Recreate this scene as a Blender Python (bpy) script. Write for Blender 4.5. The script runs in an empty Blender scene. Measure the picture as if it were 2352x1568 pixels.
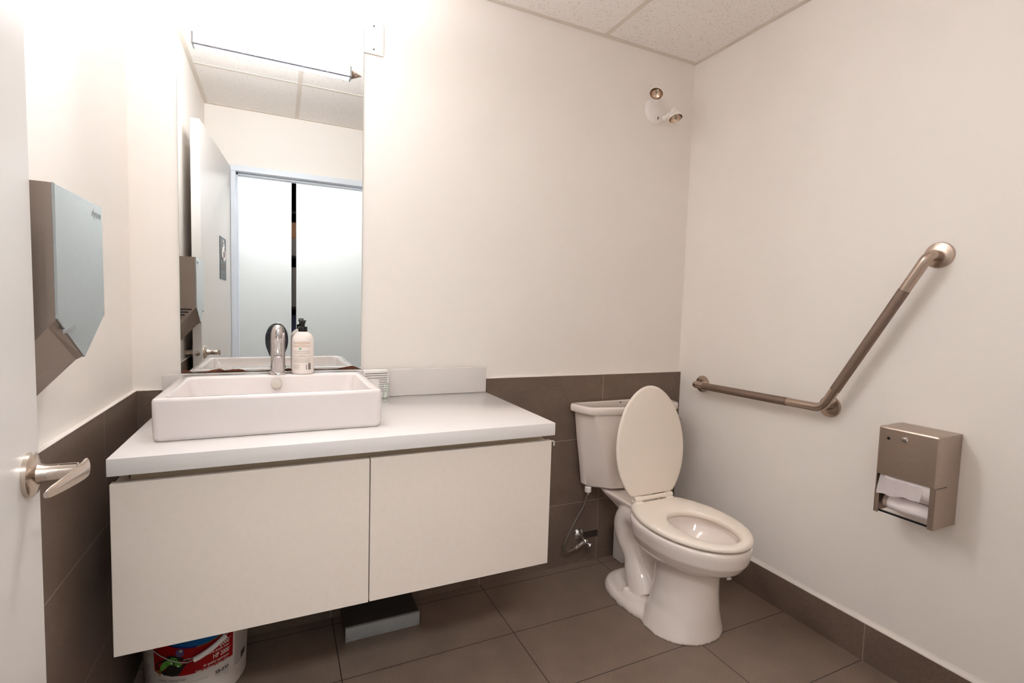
import bpy, bmesh, math, random
from mathutils import Vector, Matrix
random.seed(7)
SC = bpy.context.scene
COL = SC.collection
W = 2.3077           # right wall
H = 2.44             # ceiling
YF = -1.83           # front wall
T = 0.0125           # wall tile thickness

# ------------------------------------------------------------------ camera
cam_d = bpy.data.cameras.new('camera'); cam = bpy.data.objects.new('camera', cam_d); COL.objects.link(cam)
ya, pi_, ro = math.radians(-25.1927), math.radians(-3.9026), math.radians(1.7467)
fw = Vector((-math.sin(ya)*math.cos(pi_), math.cos(ya)*math.cos(pi_), math.sin(pi_)))
rt = Vector((math.cos(ya), math.sin(ya), 0)); up = rt.cross(fw)
rt2 = math.cos(ro)*rt + math.sin(ro)*up; up2 = -math.sin(ro)*rt + math.cos(ro)*up
cam.matrix_world = Matrix(((rt2.x, up2.x, -fw.x, 0.42733), (rt2.y, up2.y, -fw.y, -1.94958), (rt2.z, up2.z, -fw.z, 1.20964), (0, 0, 0, 1)))
cam_d.sensor_width = 36.0; cam_d.lens = 1140.165/2352*36.0; cam_d.clip_start = 0.01
SC.camera = cam

# ------------------------------------------------------------------ world, light, exposure
wd = bpy.data.worlds.new('world'); SC.world = wd; wd.use_nodes = True
wd.node_tree.nodes['Background'].inputs[0].default_value = (0.9, 0.93, 1, 1)
wd.node_tree.nodes['Background'].inputs[1].default_value = 0.3
E_TOP, E_FRONT, E_DOWN, E_BACK = 75.0, 190.0, 18.0, 5.0     # vanity light lenses
def area(name, loc, sx, sy, power, col, rot):
    l = bpy.data.lights.new(name, 'AREA'); l.shape = 'RECTANGLE'; l.size = sx; l.size_y = sy; l.energy = power; l.color = col
    o = bpy.data.objects.new(name, l); COL.objects.link(o); o.location = loc; o.rotation_euler = rot
    return o
hall_lamp = area('hall_ceiling_light', (0.6, -2.5, 2.425), 1.1, 0.35, 39, (0.97, 0.985, 1.0), (0, 0, 0))
SC.view_settings.view_transform = 'Standard'; SC.view_settings.look = 'None'
SC.view_settings.exposure = 0.23; SC.view_settings.gamma = 1.0; SC.view_settings.use_curve_mapping = False
SC.cycles.use_denoising = True
SC.cycles.max_bounces = 14; SC.cycles.diffuse_bounces = 8; SC.cycles.glossy_bounces = 6; SC.cycles.transmission_bounces = 8
SC.cycles.sample_clamp_indirect = 20
SC.cycles.caustics_reflective = True

# ------------------------------------------------------------------ materials
def sr(h):
    h = h.lstrip('#'); o = []
    for i in (0, 2, 4):
        c = int(h[i:i+2], 16)/255; o.append(c/12.92 if c <= .04045 else ((c+.055)/1.055)**2.4)
    return (*o, 1)
def mat(name, col, rough=.5, metal=0., noise=0., nscale=40, bump=0., bscale=200, spec=.5, trans=0., ior=1.45, coat=0., emit=None, estr=0., stretch=None, rvar=0.):
    m = bpy.data.materials.new(name); m.use_nodes = True; nt = m.node_tree; b = nt.nodes['Principled BSDF']
    c = sr(col) if isinstance(col, str) else (*col, 1)
    b.inputs['Base Color'].default_value = c; b.inputs['Roughness'].default_value = rough; b.inputs['Metallic'].default_value = metal
    b.inputs['Specular IOR Level'].default_value = spec; b.inputs['Transmission Weight'].default_value = trans; b.inputs['IOR'].default_value = ior
    b.inputs['Coat Weight'].default_value = coat
    if emit: b.inputs['Emission Color'].default_value = sr(emit); b.inputs['Emission Strength'].default_value = estr
    tc = nt.nodes.new('ShaderNodeTexCoord'); mp = nt.nodes.new('ShaderNodeMapping'); nt.links.new(tc.outputs['Object'], mp.inputs['Vector'])
    if stretch: mp.inputs['Scale'].default_value = stretch
    if noise or rvar:
        n = nt.nodes.new('ShaderNodeTexNoise'); n.inputs['Scale'].default_value = nscale; n.inputs['Detail'].default_value = 5
        nt.links.new(mp.outputs[0], n.inputs['Vector'])
        if noise:
            r = nt.nodes.new('ShaderNodeMapRange'); r.inputs['From Min'].default_value = .3; r.inputs['From Max'].default_value = .7
            r.inputs['To Min'].default_value = 1-noise; r.inputs['To Max'].default_value = 1+noise
            nt.links.new(n.outputs['Fac'], r.inputs['Value'])
            mx = nt.nodes.new('ShaderNodeVectorMath'); mx.operation = 'SCALE'; mx.inputs[0].default_value = c[:3]
            nt.links.new(r.outputs[0], mx.inputs['Scale']); nt.links.new(mx.outputs[0], b.inputs['Base Color'])
        if rvar:
            r2 = nt.nodes.new('ShaderNodeMapRange'); r2.inputs['From Min'].default_value = .3; r2.inputs['From Max'].default_value = .7
            r2.inputs['To Min'].default_value = rough-rvar; r2.inputs['To Max'].default_value = rough+rvar
            nt.links.new(n.outputs['Fac'], r2.inputs['Value']); nt.links.new(r2.outputs[0], b.inputs['Roughness'])
    if bump:
        n2 = nt.nodes.new('ShaderNodeTexNoise'); n2.inputs['Scale'].default_value = bscale; n2.inputs['Detail'].default_value = 3
        nt.links.new(mp.outputs[0], n2.inputs['Vector'])
        bp = nt.nodes.new('ShaderNodeBump'); bp.inputs['Strength'].default_value = bump; bp.inputs['Distance'].default_value = .002
        nt.links.new(n2.outputs['Fac'], bp.inputs['Height']); nt.links.new(bp.outputs[0], b.inputs['Normal'])
    return m

def tile_mat(name, col, grout, ax_u, ou, su, ax_v, ov, sv, gw=.0028, rough=.45):
    """stone tile with grout lines at world positions ou+k*su along axis ax_u and ov+k*sv along axis ax_v (object sits at the origin)"""
    m = mat(name, col, rough=rough, noise=.10, nscale=9, bump=.06, bscale=350, rvar=.05); nt = m.node_tree; b = nt.nodes['Principled BSDF']
    base = b.inputs['Base Color'].links[0].from_socket
    # fine speckle
    tc = next(n for n in nt.nodes if n.type == 'TEX_COORD')
    n3 = nt.nodes.new('ShaderNodeTexNoise'); n3.inputs['Scale'].default_value = 260; n3.inputs['Detail'].default_value = 2; nt.links.new(tc.outputs['Object'], n3.inputs['Vector'])
    r3 = nt.nodes.new('ShaderNodeMapRange'); r3.inputs['From Min'].default_value = .35; r3.inputs['From Max'].default_value = .65; r3.inputs['To Min'].default_value = .86; r3.inputs['To Max'].default_value = 1.14
    nt.links.new(n3.outputs['Fac'], r3.inputs['Value'])
    s3 = nt.nodes.new('ShaderNodeVectorMath'); s3.operation = 'SCALE'; nt.links.new(base, s3.inputs[0]); nt.links.new(r3.outputs[0], s3.inputs['Scale'])
    sep = nt.nodes.new('ShaderNodeSeparateXYZ'); nt.links.new(tc.outputs['Object'], sep.inputs[0])
    def math_(op, a, bb=None):
        n = nt.nodes.new('ShaderNodeMath'); n.operation = op
        for i, q in enumerate((a, bb)):
            if q is None: continue
            if isinstance(q, (int, float)): n.inputs[i].default_value = q
            else: nt.links.new(q, n.inputs[i])
        return n.outputs[0]
    def line(ax, off, step):
        q = math_('SUBTRACT', sep.outputs[ax], off); q = math_('DIVIDE', q, step)
        q = math_('SUBTRACT', q, math_('ROUND', q)); q = math_('ABSOLUTE', q); q = math_('MULTIPLY', q, step)
        return math_('LESS_THAN', q, gw/2)
    g = math_('MAXIMUM', line(ax_u, ou, su), line(ax_v, ov, sv))
    mix = nt.nodes.new('ShaderNodeMix'); mix.data_type = 'RGBA'
    nt.links.new(g, mix.inputs['Factor']); nt.links.new(s3.outputs[0], mix.inputs[6]); mix.inputs[7].default_value = sr(grout)
    nt.links.new(mix.outputs[2], b.inputs['Base Color'])
    return m

def ceiling_mat():
    m = mat('mineral fibre ceiling tile', '#f3eeea', rough=.9, bump=.25, bscale=160); nt = m.node_tree; b = nt.nodes['Principled BSDF']
    tc = next(n for n in nt.nodes if n.type == 'TEX_COORD')
    v = nt.nodes.new('ShaderNodeTexVoronoi'); v.inputs['Scale'].default_value = 120; nt.links.new(tc.outputs['Object'], v.inputs['Vector'])
    n = nt.nodes.new('ShaderNodeTexNoise'); n.inputs['Scale'].default_value = 110; n.inputs['Detail'].default_value = 2; nt.links.new(tc.outputs['Object'], n.inputs['Vector'])
    a = nt.nodes.new('ShaderNodeMath'); a.operation = 'LESS_THAN'; nt.links.new(v.outputs['Distance'], a.inputs[0]); a.inputs[1].default_value = .22
    c = nt.nodes.new('ShaderNodeMath'); c.operation = 'GREATER_THAN'; nt.links.new(n.outputs['Fac'], c.inputs[0]); c.inputs[1].default_value = .50
    d = nt.nodes.new('ShaderNodeMath'); d.operation = 'MULTIPLY'; nt.links.new(a.outputs[0], d.inputs[0]); nt.links.new(c.outputs[0], d.inputs[1])
    mix = nt.nodes.new('ShaderNodeMix'); mix.data_type = 'RGBA'; nt.links.new(d.outputs[0], mix.inputs['Factor'])
    mix.inputs[6].default_value = sr('#f3eeea'); mix.inputs[7].default_value = sr('#b3a294'); nt.links.new(mix.outputs[2], b.inputs['Base Color'])
    return m

M = {}
M['wall'] = mat('warm white wall paint', '#efe9e3', rough=.6, bump=.05, bscale=260, noise=.012, nscale=3)
M['ceil'] = ceiling_mat()
M['grid'] = mat('ceiling grid metal', '#dcd3c8', rough=.5)
M['floor'] = tile_mat('brown stone floor tile', '#7d6b5e', '#352a22', 0, .6087, .60985, 1, -.0569, .3035, gw=.0034, rough=.42)
M['tile_b'] = tile_mat('brown stone wall tile', '#6f5e52', '#a3968a', 0, .6055, .61, 2, .2985, .3045, gw=.0022)
M['tile_l'] = tile_mat('brown stone wall tile left', '#6f5e52', '#a3968a', 1, -.34, .61, 2, .2985, .3045, gw=.0022)
M['tile_r'] = tile_mat('brown stone baseboard tile', '#6f5e52', '#a3968a', 1, -.36, .61, 2, 9, 100, gw=.0026)
M['caulk'] = mat('white caulk', '#e3dcd5', rough=.55)
M['doorpaint'] = mat('white door paint', '#d9d5d1', rough=.35, bump=.02, bscale=120)
M['jamb'] = mat('white frame paint with blue light tint', '#dce3ec', rough=.4)  # white paint; the bluish daylight falling on it is put into the colour
M['cab'] = mat('cream matt laminate', '#d8cdc2', rough=.42, noise=.015, nscale=60)
M['cabin'] = mat('cabinet interior board', '#c7b89f', rough=.6)
M['quartz'] = mat('white quartz', '#d8d3d0', rough=.16, noise=.01, nscale=200)
M['ceramic'] = mat('glazed white ceramic', '#ded6d3', rough=.09, spec=.5, coat=.1)
M['toiletc'] = mat('glazed toilet ceramic', '#ece1d9', rough=.10, spec=.55, coat=.3)
M['seat'] = mat('ivory seat plastic', '#ebdfd2', rough=.28)
M['chrome'] = mat('chrome', '#d9d6d6', rough=.07, metal=1)
M['steel'] = mat('brushed stainless steel', '#b3a396', rough=.36, metal=.9, noise=.05, nscale=30, stretch=(1, 1, 14))
M['steelb'] = mat('brushed steel bar', '#b8a699', rough=.27, metal=1)
M['peen'] = mat('peened steel grip', '#8f7c70', rough=.48, metal=1, bump=.5, bscale=900)
M['nickel'] = mat('satin nickel lever', '#cfc2b6', rough=.22, metal=1)
M['spray'] = mat('sprayed nickel paint', '#95877d', rough=.42, metal=.75, noise=.06, nscale=500)
M['sprayf'] = mat('sprayed nickel front with cool reflection tint', '#a9b1b3', rough=.24, coat=.5, metal=.45, noise=.05, nscale=500)  # bluish reflection of the cool hall light is put into the base colour
M['faint'] = mat('faint grey marking', '#8c9092', rough=.5)
M['spine'] = mat('pale violet grey strip', '#8f8b9c', rough=.4)
M['black'] = mat('black plastic', '#141213', rough=.25)
M['cut'] = mat('rough cut tile recess', '#3a2f28', rough=.9)
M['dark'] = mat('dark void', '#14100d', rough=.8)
M['mirror'] = mat('silvered glass', '#dadbd9', rough=0.0, metal=1)
M['glassedge'] = mat('green glass edge', '#a9b8b0', rough=.15)
M['rust'] = mat('corroded silver backing', '#6e3a26', rough=.8, noise=.45, nscale=90)
M['white'] = mat('white plastic', '#efeae6', rough=.35)
M['bottle'] = mat('white bottle plastic', '#f3eae4', rough=.3)
M['print'] = mat('pale print', '#d9b79f', rough=.6)
M['printg'] = mat('grey print', '#b3a9a1', rough=.6)
M['green'] = mat('green emblem', '#8fbf9a', rough=.6)
M['ink'] = mat('dark ink', '#3a3230', rough=.6)
M['glass'] = mat('clear glass', '#f4fbf8', rough=.02, trans=1, ior=1.45)
M['liquid'] = mat('clear liquid', '#f2faf6', rough=.02, trans=1, ior=1.33)
M['paper'] = mat('toilet paper', '#f3ecec', rough=.95, bump=.15, bscale=300)
M['tissue'] = mat('thin tissue over core', '#b7a397', rough=.9, noise=.12, nscale=60)
M['galv'] = mat('galvanised steel', '#bcc0c2', rough=.45, metal=.55, noise=.08, nscale=25)
M['sheet'] = mat('dark grey sheet metal', '#575350', rough=.4, metal=.6, noise=.08, nscale=18)
M['refl'] = mat('lamp reflector', '#c0a895', rough=.12, metal=1, bump=.5, bscale=160)
M['pail'] = mat('white pail plastic', '#d9d0c9', rough=.4)
M['red'] = mat('red label', '#c00b14', rough=.35)
M['blue'] = mat('blue label', '#0d74c4', rough=.35)
M['navy'] = mat('violet label edge', '#2b2a9a', rough=.35)
M['yellow'] = mat('yellow label edge', '#8f8a3a', rough=.35)
M['lwhite'] = mat('white lettering', '#f3e9e4', rough=.4)
M['lgreen'] = mat('green print', '#5c9a3c', rough=.4, noise=.3, nscale=120)
M['lblack'] = mat('black print', '#1c1716', rough=.4, noise=.5, nscale=120)
M['lviolet'] = mat('violet print', '#5b4a78', rough=.3, noise=.5, nscale=60)
M['lorange'] = mat('rust print', '#8a5528', rough=.5, noise=.3, nscale=120)
M['hose'] = mat('braided hose', '#7b7069', rough=.4, metal=.7, bump=.6, bscale=700)
M['sign'] = mat('slate sign plate', '#3b4247', rough=.35)
M['hallwall'] = mat('cool white hall paint', '#e6e7e7', rough=.5)
M['slide'] = mat('white sliding panel', '#bcbebd', rough=.3)
M['boxtan'] = mat('tan carton', '#a97a58', rough=.8)
M['boxgrey'] = mat('grey carton', '#857c74', rough=.8)
M['boxnavy'] = mat('navy carton', '#45455f', rough=.7)
M['speck'] = mat('black speckled sponge', '#0d0d12', rough=.35)
def speckle(m):
    nt = m.node_tree; b = nt.nodes['Principled BSDF']; tc = next(n for n in nt.nodes if n.type == 'TEX_COORD')
    n = nt.nodes.new('ShaderNodeTexNoise'); n.inputs['Scale'].default_value = 700; nt.links.new(tc.outputs['Object'], n.inputs['Vector'])
    r = nt.nodes.new('ShaderNodeValToRGB'); r.color_ramp.elements[0].position = .62; r.color_ramp.elements[0].color = sr('#0d0d12'); r.color_ramp.elements[1].position = .7; r.color_ramp.elements[1].color = sr('#8e8fa0')
    nt.links.new(n.outputs['Fac'], r.inputs['Fac']); nt.links.new(r.outputs[0], b.inputs['Base Color'])
speckle(M['speck'])
for k_, e_ in (('lamp_top', E_TOP), ('lamp_front', E_FRONT), ('lamp_down', E_DOWN), ('lamp_back', E_BACK)): M[k_] = mat('lit ' + k_, '#ffffff', rough=.4, emit='#f8fbff', estr=e_)

# ------------------------------------------------------------------ mesh helpers
def B(): return bmesh.new()
def add_box(bm, x0, x1, y0, y1, z0, z1, bev=0., seg=2):
    n0 = set(bm.verts)
    vs = [bm.verts.new((x, y, z)) for x in (x0, x1) for y in (y0, y1) for z in (z0, z1)]
    for f in ((0,1,3,2),(4,6,7,5),(0,4,5,1),(2,3,7,6),(0,2,6,4),(1,5,7,3)): bm.faces.new([vs[i] for i in f])
    if bev:
        es = {e for v in vs for e in v.link_edges}
        bmesh.ops.bevel(bm, geom=list(es), offset=bev, segments=seg, profile=.5, affect='EDGES')
    return bm
def box(*a, **k): return add_box(B(), *a, **k)
def add_loft(bm, rings, cap0=True, cap1=True, closed=False):
    R = [[bm.verts.new(p) for p in r] for r in rings]; n = len(R[0])
    pairs = list(zip(R[:-1], R[1:])) + ([(R[-1], R[0])] if closed else [])
    for a, b in pairs:
        for i in range(n): bm.faces.new((a[i], a[(i+1) % n], b[(i+1) % n], b[i]))
    if not closed:
        if cap0: bm.faces.new(R[0][::-1])
        if cap1: bm.faces.new(R[-1])
    return bm
def add_lathe(bm, prof, o, axis=(0, 0, 1), n=32, cap=True):
    """prof: list of (radius, height) along axis from o"""
    ax = Vector(axis).normalized(); t = Vector((1, 0, 0)) if abs(ax.x) < .9 else Vector((0, 1, 0)); u = ax.cross(t).normalized(); v = ax.cross(u); o = Vector(o)
    rings = [[o + ax*h + (u*math.cos(2*math.pi*i/n) + v*math.sin(2*math.pi*i/n))*max(r, 1e-5) for i in range(n)] for r, h in prof]
    return add_loft(bm, rings, cap, cap)
def fillet(pts, r, n=8):
    """round the inner corners of a 3D polyline"""
    out = [Vector(pts[0])]
    for a, b, c in zip(pts[:-2], pts[1:-1], pts[2:]):
        a, b, c = Vector(a), Vector(b), Vector(c); d1 = (a-b).normalized(); d2 = (c-b).normalized()
        ang = d1.angle(d2); k = min(r/math.tan(ang/2), (a-b).length*.49, (c-b).length*.49)
        p, q = b+d1*k, b+d2*k
        for i in range(n+1):
            t = i/n; out.append(p*(1-t)**2 + b*2*t*(1-t) + q*t*t)
    out.append(Vector(pts[-1])); return out
def add_tube(bm, pts, r, n=16, cap=True, scale=None):
    pts = [Vector(p) for p in pts]; rings = []; u = None
    for i, p in enumerate(pts):
        d = (pts[min(i+1, len(pts)-1)] - pts[max(i-1, 0)]).normalized()
        if u is None:
            t = Vector((0, 0, 1)) if abs(d.z) < .9 else Vector((1, 0, 0)); u = d.cross(t).normalized()
        else: u = (u - d*u.dot(d)).normalized()
        v = d.cross(u); rr = r[i] if isinstance(r, (list, tuple)) else r
        rings.append([p + (u*math.cos(2*math.pi*k/n) + v*math.sin(2*math.pi*k/n))*rr for k in range(n)])
    return add_loft(bm, rings, cap, cap)
def smooth_pts(P, k=2):
    for _ in range(k):
        Q = [P[0]]
        for a, b in zip(P[:-1], P[1:]): Q += [tuple(a[i]*.75+b[i]*.25 for i in range(len(a))), tuple(a[i]*.25+b[i]*.75 for i in range(len(a)))]
        P = Q+[P[-1]]
    return P
def add_ell(bm, c, rx, ry, rz, n=20, m=12):
    rings = []
    for j in range(m+1):
        a = -math.pi/2 + math.pi*j/m; k = max(math.cos(a), 1e-4)
        rings.append([(c[0]+rx*k*math.cos(2*math.pi*i/n), c[1]+ry*k*math.sin(2*math.pi*i/n), c[2]+rz*math.sin(a)) for i in range(n)])
    return add_loft(bm, rings)
def rrect(x0, x1, y0, y1, z, r, n=5):
    P = []
    for cx, cy, a0 in ((x1-r, y1-r, 0), (x0+r, y1-r, 90), (x0+r, y0+r, 180), (x1-r, y0+r, 270)):
        for i in range(n+1):
            a = math.radians(a0 + 90*i/n); P.append((cx+r*math.cos(a), cy+r*math.sin(a), z))
    return P
def rpoly(pts, r, n=4):
    """2D polygon with each corner rounded (fixed count per corner)"""
    out = []; m = len(pts)
    for i in range(m):
        a, b, c = Vector(pts[i-1]), Vector(pts[i]), Vector(pts[(i+1) % m]); d1 = (a-b); d2 = (c-b)
        k = min(r, d1.length*.45, d2.length*.45); p = b + d1.normalized()*k; q = b + d2.normalized()*k
        for j in range(n+1):
            t = j/n; out.append(p*(1-t)**2 + b*2*t*(1-t) + q*t*t)
    return out
def obj(name, bm, m, parent=None, smooth=35, mods=None):
    me = bpy.data.meshes.new(name); bmesh.ops.recalc_face_normals(bm, faces=bm.faces[:])
    off = ROOT.get(parent.name, Vector((0, 0, 0))) if parent else Vector((0, 0, 0))
    if off.length: bmesh.ops.translate(bm, verts=bm.verts[:], vec=-off)
    bm.to_mesh(me); bm.free(); o = bpy.data.objects.new(name, me); COL.objects.link(o)
    me.materials.append(m)
    if smooth:
        for p in me.polygons: p.use_smooth = True
        me.set_sharp_from_angle(angle=math.radians(smooth))
    if parent: o.parent = parent; ROOT[o.name] = off
    return o
ROOT = {}
def thing(name, loc, label, cat, group=None):
    o = bpy.data.objects.new(name, None); COL.objects.link(o); o.location = loc; o.empty_display_size = .05
    ROOT[o.name] = Vector(loc); return tag(o, label, cat, group)
def tag(o, label, cat, group=None):
    o['label'] = label; o['category'] = cat
    if group: o['group'] = group
    return o
def struct(name, bm, m, label=None, cat=None, smooth=0, parent=None):
    o = obj(name, bm, m, parent, smooth); o['kind'] = 'structure'
    if label: o['label'] = label; o['category'] = cat
    return o
_dg = None
def text_bm(s, size, align='LEFT', extrude=.0002, fn=None, bold=0., sx=1.):
    cu = bpy.data.curves.new('t', 'FONT'); cu.body = s; cu.size = size; cu.align_x = align; cu.extrude = extrude; cu.offset = bold; cu.resolution_u = 3
    o = bpy.data.objects.new('t', cu); COL.objects.link(o); dg = bpy.context.evaluated_depsgraph_get(); dg.update()
    me = bpy.data.meshes.new_from_object(o.evaluated_get(dg)); bm = B(); bm.from_mesh(me)
    bpy.data.objects.remove(o); bpy.data.meshes.remove(me); bpy.data.curves.remove(cu)
    if fn:
        for v in bm.verts: v.co = Vector(fn(v.co.x*sx, v.co.y, v.co.z))
    return bm
def merge(dst, src):
    me = bpy.data.meshes.new('tmp'); src.to_mesh(me); src.free(); dst.from_mesh(me); bpy.data.meshes.remove(me); return dst

# ------------------------------------------------------------------ room shell
struct('floor', box(-1.0, 2.9, -3.75, .12, -.06, 0), M['floor'], 'brown stone tiled floor of the washroom and hall', 'floor')
struct('wall_back', box(-.12, W+.12, 0, .12, 0, 2.6), M['wall'], 'warm white back wall behind the mirror and toilet', 'wall')
struct('wall_left', box(-.12, 0, YF, 0, 0, 2.6), M['wall'], 'warm white left wall carrying the hand dryer', 'wall')
struct('wall_right', box(W, W+.12, YF, 0, 0, 2.6), M['wall'], 'warm white right wall carrying the grab bar', 'wall')
bm = B(); YO = YF-.12
add_box(bm, -.12, .150, YO, YF, 0, 2.6); add_box(bm, 1.075, W+.12, YO, YF, 0, 2.6); add_box(bm, .150, 1.075, YO, YF, 2.075, 2.6)
struct('wall_front', bm, M['wall'], 'warm white front wall around the open doorway', 'wall')
struct('ceiling', box(-.12, W+.12, YF, 0, H+.002, H+.05), M['ceil'], 'speckled white mineral fibre ceiling', 'ceiling')
bm = B()
for y in (-.623, -1.233): add_box(bm, 0, W, y-.012, y+.012, H, H+.02)
for x in (.537, 1.757): add_box(bm, x-.012, x+.012, YF, 0, H+.0005, H+.02)
add_box(bm, 0, W, -.022, 0, H-.001, H+.02); add_box(bm, 0, W, YF, YF+.022, H-.001, H+.02)
add_box(bm, 0, .022, YF+.022, -.022, H-.001, H+.02); add_box(bm, W-.022, W, YF+.022, -.022, H-.001, H+.02)
struct('trim_1', bm, M['grid'], 'white metal grid of the suspended ceiling', 'ceiling grid')
struct('trim_2', box(0, W, -T, 0, 0, .905), M['tile_b'], 'brown stone tile wainscot on the back wall', 'tile wainscot')
struct('trim_3', box(0, T, YF, -T, 0, .905), M['tile_l'], 'brown stone tile wainscot on the left wall', 'tile wainscot')
bm = B(); add_box(bm, 0, T+.0008, YF, -T, .905, .9085, .0012, 1); add_box(bm, 0, W, -T-.0008, 0, .905, .9085, .0012, 1)
struct('trim_4', bm, M['caulk'], 'pale caulk edge along the top of the wall tiles', 'caulk')
struct('baseboard_right', box(W-.0097, W, YF, -T, 0, .1355), M['tile_r'], 'brown stone tile baseboard along the right wall', 'baseboard')
bm = B(); add_loft(bm, [[(W, y, .1355), (W-.0102, y, .1355), (W-.0102, y, .1385), (W-.003, y, .148), (W, y, .154)] for y in (YF, -T)])
struct('trim_5', bm, M['caulk'], 'pale caulk edge along the top of the right baseboard', 'caulk')
struct('trim_7', box(1.752, 1.829, -T-.0006, -T, .114, .146), M['cut'], 'dark cut-out in the wall tile beside the water valve', 'tile cut-out')
# door frame
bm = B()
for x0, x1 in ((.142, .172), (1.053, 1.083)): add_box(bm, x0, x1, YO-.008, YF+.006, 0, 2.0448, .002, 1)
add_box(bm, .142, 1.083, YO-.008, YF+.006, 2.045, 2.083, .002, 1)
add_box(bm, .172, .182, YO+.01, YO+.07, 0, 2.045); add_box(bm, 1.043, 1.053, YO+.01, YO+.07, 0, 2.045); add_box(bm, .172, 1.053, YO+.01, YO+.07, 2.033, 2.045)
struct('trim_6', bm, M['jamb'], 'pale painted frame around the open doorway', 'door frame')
# hall beyond the doorway
YH = -2.9
struct('wall_hall_left', box(-.92, -.8, -3.75, YO, 0, 2.6), M['hallwall'], 'cool white left end wall of the hall', 'wall')
struct('wall_hall_right', box(2.6, 2.72, -3.75, YO, 0, 2.6), M['hallwall'], 'cool white right end wall of the hall', 'wall')
bm = B(); add_box(bm, -.8, 2.6, YH-.12, YH-.03, 2.28, 2.6); add_box(bm, -.8, -.62, YH-.12, YH-.03, 0, 2.28); add_box(bm, 1.75, 2.6, YH-.12, YH-.03, 0, 2.28)
struct('wall_hall_front', bm, M['hallwall'], 'cool white wall around the sliding closet', 'wall')
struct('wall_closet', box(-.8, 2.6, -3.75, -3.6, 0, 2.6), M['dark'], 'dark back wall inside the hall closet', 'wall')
bm = B(); add_box(bm, -.8, -.12, YO, YF, 0, 2.6); add_box(bm, W+.12, 2.6, YO, YF, 0, 2.6)
struct('wall_hall_back', bm, M['hallwall'], 'cool white hall wall beside the washroom', 'wall')
struct('ceiling_hall', box(-.8, 2.6, -3.6, YF, 2.45, 2.5), M['hallwall'], 'cool white hall ceiling', 'ceiling')
d2 = struct('door_2', box(-.64, .527, YH-.03, YH-.005, .01, 2.27, .002, 1), M['slide'], 'white sliding closet panel left of the dark gap in the mirror', 'sliding door')
d3 = struct('door_3', box(.566, 1.77, YH-.03, YH-.005, .01, 2.27, .002, 1), M['slide'], 'white sliding closet panel right of the dark gap in the mirror', 'sliding door')
# closet shelf and what stands behind the gap
sh = thing('closet_shelf', (.55, -3.3, 0), 'dark closet shelf unit behind the narrow gap of the sliding panels', 'shelf')
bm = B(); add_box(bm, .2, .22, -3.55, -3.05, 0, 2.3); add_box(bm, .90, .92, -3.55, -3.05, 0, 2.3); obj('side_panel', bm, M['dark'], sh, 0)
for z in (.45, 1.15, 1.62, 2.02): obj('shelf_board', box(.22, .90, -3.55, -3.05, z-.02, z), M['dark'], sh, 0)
for nm, a, m, l in (('storage_carton', (.40, .75, -3.5, -3.1, 1.6205, 1.78), 'boxgrey', 'grey carton on the shelf under the tan carton, seen through the gap'),
                    ('storage_carton', (.42, .74, -3.48, -3.12, 1.78, 1.93), 'boxtan', 'tan carton stacked on a grey carton, seen through the gap'),
                    ('storage_carton', (.38, .78, -3.5, -3.1, 1.15, 1.52), 'boxgrey', 'tall grey-brown carton on the middle shelf, seen through the gap'),
                    ('storage_tote', (.36, .80, -3.5, -3.1, .45, 1.08), 'boxnavy', 'navy tote on the lowest shelf, seen through the gap')):
    tag(obj(nm, box(*a, bev=.006, seg=1), M[m]), l, 'box')
hl = thing('hall_lamp', (.6, -2.5, 2.44), 'flat white ceiling lamp of the hall outside the doorway', 'ceiling lamp')
obj('housing', box(.03, 1.17, -2.67, -2.33, 2.43, 2.45, .003, 1), M['white'], hl)
hall_lamp.parent = hl; hall_lamp.location = (0, 0, -.014)

# ------------------------------------------------------------------ door 1 with hardware
ang = math.atan2(.142-.0815, .90); L = .90
hinge = Vector((.1420, -1.826, 0))
def dl(u, t, z):
    """u: distance from hinge along the leaf, t: out of the visible face, z"""
    d = Vector((-math.sin(ang), math.cos(ang), 0)); n = Vector((math.cos(ang), math.sin(ang), 0)); p = hinge + d*u + n*t; return (p.x, p.y, z)
def dmap(bm):
    for v in bm.verts: v.co = Vector(dl(v.co.y, v.co.x, v.co.z))
    return bm
door = struct('door_1', dmap(box(-.041, 0, 0, L-.006, .008, 2.07, .0015, 1)), M['doorpaint'], 'white washroom door standing open along the left wall', 'door')
hu, hz = .845, .937
def handle(side):
    s = 1 if side > 0 else -1; b0 = 0 if side > 0 else -.041
    bm = B(); add_lathe(bm, [(.0, 0), (.0335, 0), (.0335, .006), (.029, .010), (.0155, .012), (.013, .020), (.0125, .034), (.0125, .036), (0, .036)], (b0, hu, hz), (s, 0, 0), 36, False)
    h = obj('door_handle', dmap(bm), M['nickel'], door)
    bm = B(); rings = []
    for x, u, hw_, hh in ((.034, 0, None, .0122), (.048, 0, None, .0124), (.058, -.002, None, .0125)):
        rings.append([(b0+s*x, hu+u+hh*math.cos(2*math.pi*k/16), hz+hh*math.sin(2*math.pi*k/16)) for k in range(16)])
    add_loft(bm, rings)
    pts = [(.064, .011, .0036, .0130), (.0675, .006, .0046, .0150), (.0665, -.010, .0048, .0150), (.063, -.038, .0045, .0128), (.057, -.074, .0042, .0100), (.0505, -.105, .0038, .0072), (.0485, -.113, .0026, .0046)]
    rings = [[(b0+s*(x+hw_*math.cos(2*math.pi*k/16)*.9), hu+u+hw_*math.cos(2*math.pi*k/16)*.25, hz+hh*math.sin(2*math.pi*k/16)+.001) for k in range(16)] for x, u, hw_, hh in pts]
    add_loft(bm, rings)
    obj('lever', dmap(bm), M['nickel'], h)
handle(1); handle(-1)
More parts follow.
